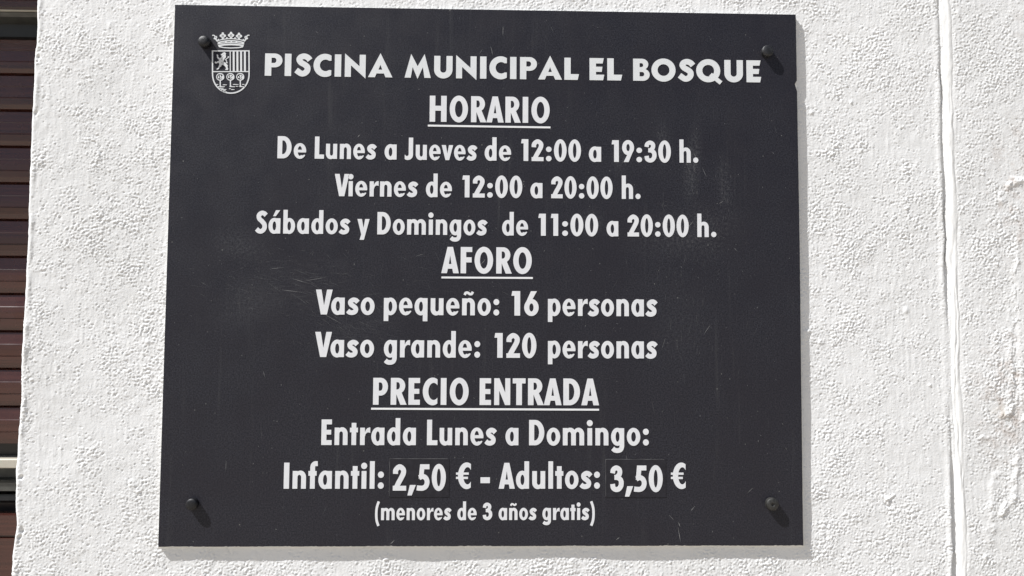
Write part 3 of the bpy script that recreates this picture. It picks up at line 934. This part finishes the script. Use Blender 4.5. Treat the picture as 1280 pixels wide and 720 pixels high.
price_sticker(-89.2, -33.8, -209.4, -173.9, '2,50', -85.8, -36.7, -203.4, 24.4, 'black rectangular sticker with the price 2,50')
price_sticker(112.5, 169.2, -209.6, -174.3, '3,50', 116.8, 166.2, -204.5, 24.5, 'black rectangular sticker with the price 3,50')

# ---- town crest: drawn in its own units (u right, v down), mapped on the face in millimetres
def crest_xy(u, v): return ((-283.4 + .1001 * u + .0031 * v) * .001, (236.6 + .0016 * u - .1025 * v) * .001)


def crest_part(name, ops, parent, label=None, y1=-0.00025):
    m = MB()
    vs, tr = solve(ops)
    emit(m, vs, tr, crest_xy, 0.0002, y1)
    return link(name, m.mesh(name), [M_TITLE], parent, label)


def shield_outline(l, r, t, b, turn):
    pts = [(l, t), (l, turn)]
    cx, rx, ry = (l + r) / 2, (r - l) / 2, b - turn
    for k in range(1, 28):
        a = math.pi - math.pi * k / 28
        pts.append((cx + rx * math.cos(a), turn + ry * math.sin(a) ** 0.92))
    return [(1, pts + [(r, turn), (r, t)])]


ops = shield_outline(188, 545, 252, 663, 470) + cut(shield_outline(200, 533, 262, 651, 470))
ops += rect(198, 449, 535, 458) + rect(357, 262, 366, 452)
for x in (385, 420, 455, 491): ops += rect(x, 262, x + 18, 452)
shield = crest_part('crest', ops, sign, 'white town crest with crown, lion, stripes and three trees')
# lion rampant
lion = poly((296, 272), (306, 268), (316, 274), (322, 284), (317, 296), (322, 304), (318, 322), (306, 332), (300, 348), (296, 362), (314, 372), (330, 384), (340, 398), (334, 408), (342, 426), (338, 438), (318, 438), (312, 432), (324, 424),
            (316, 408), (304, 396), (292, 388), (280, 390), (276, 402), (262, 412), (254, 426), (242, 434), (230, 432), (236, 424), (246, 418), (252, 402), (258, 388), (256, 374), (246, 366), (232, 376), (218, 374), (214, 362), (224, 358), (232, 362), (246, 354), (256, 350),
            (258, 340), (246, 334), (238, 322), (236, 304), (232, 294), (240, 290), (248, 298), (248, 312), (256, 322), (266, 326), (276, 318), (284, 308), (276, 300), (272, 288), (284, 286), (288, 278))
lion += cut(ell(300, 288, 3.5, 3, 10), poly((276, 297), (290, 300), (286, 306)), stroke([(296, 310), (288, 326), (276, 342)], 4), stroke([(300, 374), (288, 372), (276, 366)], 4))
lion += stroke([(304, 366), (316, 374), (328, 366), (326, 352), (320, 342), (328, 330), (338, 322), (346, 312)], 8, 6) + poly((338, 308), (352, 310), (348, 324), (338, 318)) + poly((318, 346), (310, 336), (322, 338)) + poly((328, 366), (340, 368), (332, 376))
crest_part('lion', lion, shield)
for cx in (266, 362, 455):
    t = ell(cx, 503, 38, 36, 30) + cut(ell(cx - 2, 503, 29, 27, 26))
    rr = random.Random(int(cx))
    for a in range(7):
        an = a * 0.9 + rr.random()
        t += ell(cx + 16 * math.cos(an), 503 + 15 * math.sin(an), 5 + 4 * rr.random(), 5 + 3 * rr.random(), 12)
    t += ell(cx + 4, 500, 7, 9, 12) + ell(cx + 26, 510, 12, 18, 14) + cut(ell(cx - 9, 494, 5, 5, 10), ell(cx - 6, 516, 6, 4, 10), ell(cx + 14, 497, 4, 5, 10), ell(cx + 12, 516, 4, 3, 8))
    t += rect(cx - 5, 536, cx + 6, 594)
    t += poly((cx - 6, 586), (cx + 6, 586), (cx + 12, 592), (cx + 46, 594), (cx + 40, 600), (cx - 8, 599))
    crest_part('tree', t, shield)
gr = []
for q in ((226, 572, 250, 578), (288, 575, 332, 581), (384, 572, 442, 578), (470, 572, 498, 578), (238, 592, 262, 600), (252, 606, 300, 613), (262, 618, 326, 626), (346, 612, 368, 618), (366, 620, 404, 626), (278, 630, 318, 640), (300, 640, 328, 648), (410, 590, 440, 595)):
    x0, y0, x1, y1 = q
    gr += poly((x0, y0 + 1), (x0 + 12, y0 - 1), (x1, y0 + 2), (x1 - 5, y1), (x0 + 6, y1 + 1))
crest_part('ground_lines', gr, shield)
# crown
cr = stroke([(240, 160), (300, 146), (368, 141), (436, 147), (500, 162)], 8)
cr += stroke([(244, 178), (300, 165), (368, 160), (440, 166), (494, 180)], 11)
cr += stroke([(243, 190), (300, 181), (368, 177), (440, 182), (494, 192)], 9)
for x, y in ((262, 180), (322, 170), (420, 171), (478, 183), (372, 168)): cr += ell(x, y + 4, 9, 7, 12)
cr += poly((246, 200), (300, 190), (368, 187), (440, 191), (490, 200), (484, 222), (440, 231), (368, 234), (300, 230), (254, 221)) + cut(poly((268, 212), (300, 206), (368, 203), (440, 206), (474, 212), (440, 221), (368, 225), (300, 221)))
for x, y, r in ((292, 110, 27), (370, 105, 28), (445, 113, 27)):
    cr += ell(x, y - 20, 11, 10, 14) + ell(x - 19, y + 3, 11, 12, 14) + ell(x + 19, y + 3, 11, 12, 14) + ell(x, y + 3, r - 7, r - 5, 20) + cut(ell(x, y + 5, 11, 11, 16)) + ell(x, y + 5, 5.5, 5.5, 12)
    cr += poly((x - 6, y + 22), (x + 6, y + 22), (x + 14, y + 38), (x - 14, y + 38))
for s in (-1, 1):
    f = lambda u: 368 + s * u
    cr += stroke([(f(176), 108), (f(158), 110), (f(150), 122), (f(146), 140)], 9, 11) + ell(f(140), 128, 11, 14, 14) + ell(f(154), 138, 9, 9, 12) + cut(ell(f(143), 127, 4, 5, 10)) + stroke([(f(146), 140), (f(134), 156), (f(124), 166)], 13)
for x, y in ((250, 150), (330, 134), (408, 135), (486, 152)): cr += ell(x, y, 7, 8, 12)
crest_part('crown', cr, shield)

# ------------------------------------------------------------------ the four bolts
def bolt(x, z, mat, label, rad=0.0052, h=0.0052, dome=0.5, pit=0.0):
    """round head: short straight side, domed or flat end, a shallow socket on some"""
    m = MB()
    e = h * (1 - dome)
    prof = [(rad, 0.0004), (rad, -e * .95)]
    for k in range(1, 9):
        a = k / 9 * math.pi / 2
        prof.append((rad * (math.cos(a) ** .62), -e - (h - e) * math.sin(a)))
    prof += [(rad * .30, -h * 1.0), (rad * .26, -h + pit), (0.0001, -h + pit)]
    n = 44
    rings = []
    for r, y in prof:
        rings.append(m.verts([(x + r * math.cos(2 * math.pi * k / n), y, z + r * math.sin(2 * math.pi * k / n)) for k in range(n)]))
    for a, b in zip(rings[:-1], rings[1:]):
        for k in range(n):
            l = (k + 1) % n
            m.face([a + k, a + l, b + l, b + k], 0, True)
    m.face([rings[-1] + k for k in range(n)])
    link('bolt', m.mesh('bolt'), [mat], sign, label)


bolt(-0.2700, 0.2182, M_BOLT, 'black round-headed bolt beside the crest', 0.0056, 0.0066, 0.42)
bolt(0.2703, 0.2172, M_BOLTMID, 'dusty black bolt right of the heading', 0.0056, 0.0057, 0.30)
bolt(0.2685, -0.2153, M_BOLTWORN, 'worn greyish bolt in the bottom right corner', 0.0058, 0.0056, 0.28, 0.0007)
bolt(-0.2690, -0.2152, M_BOLT, 'black bolt in the bottom left corner', 0.0054, 0.0057, 0.38)
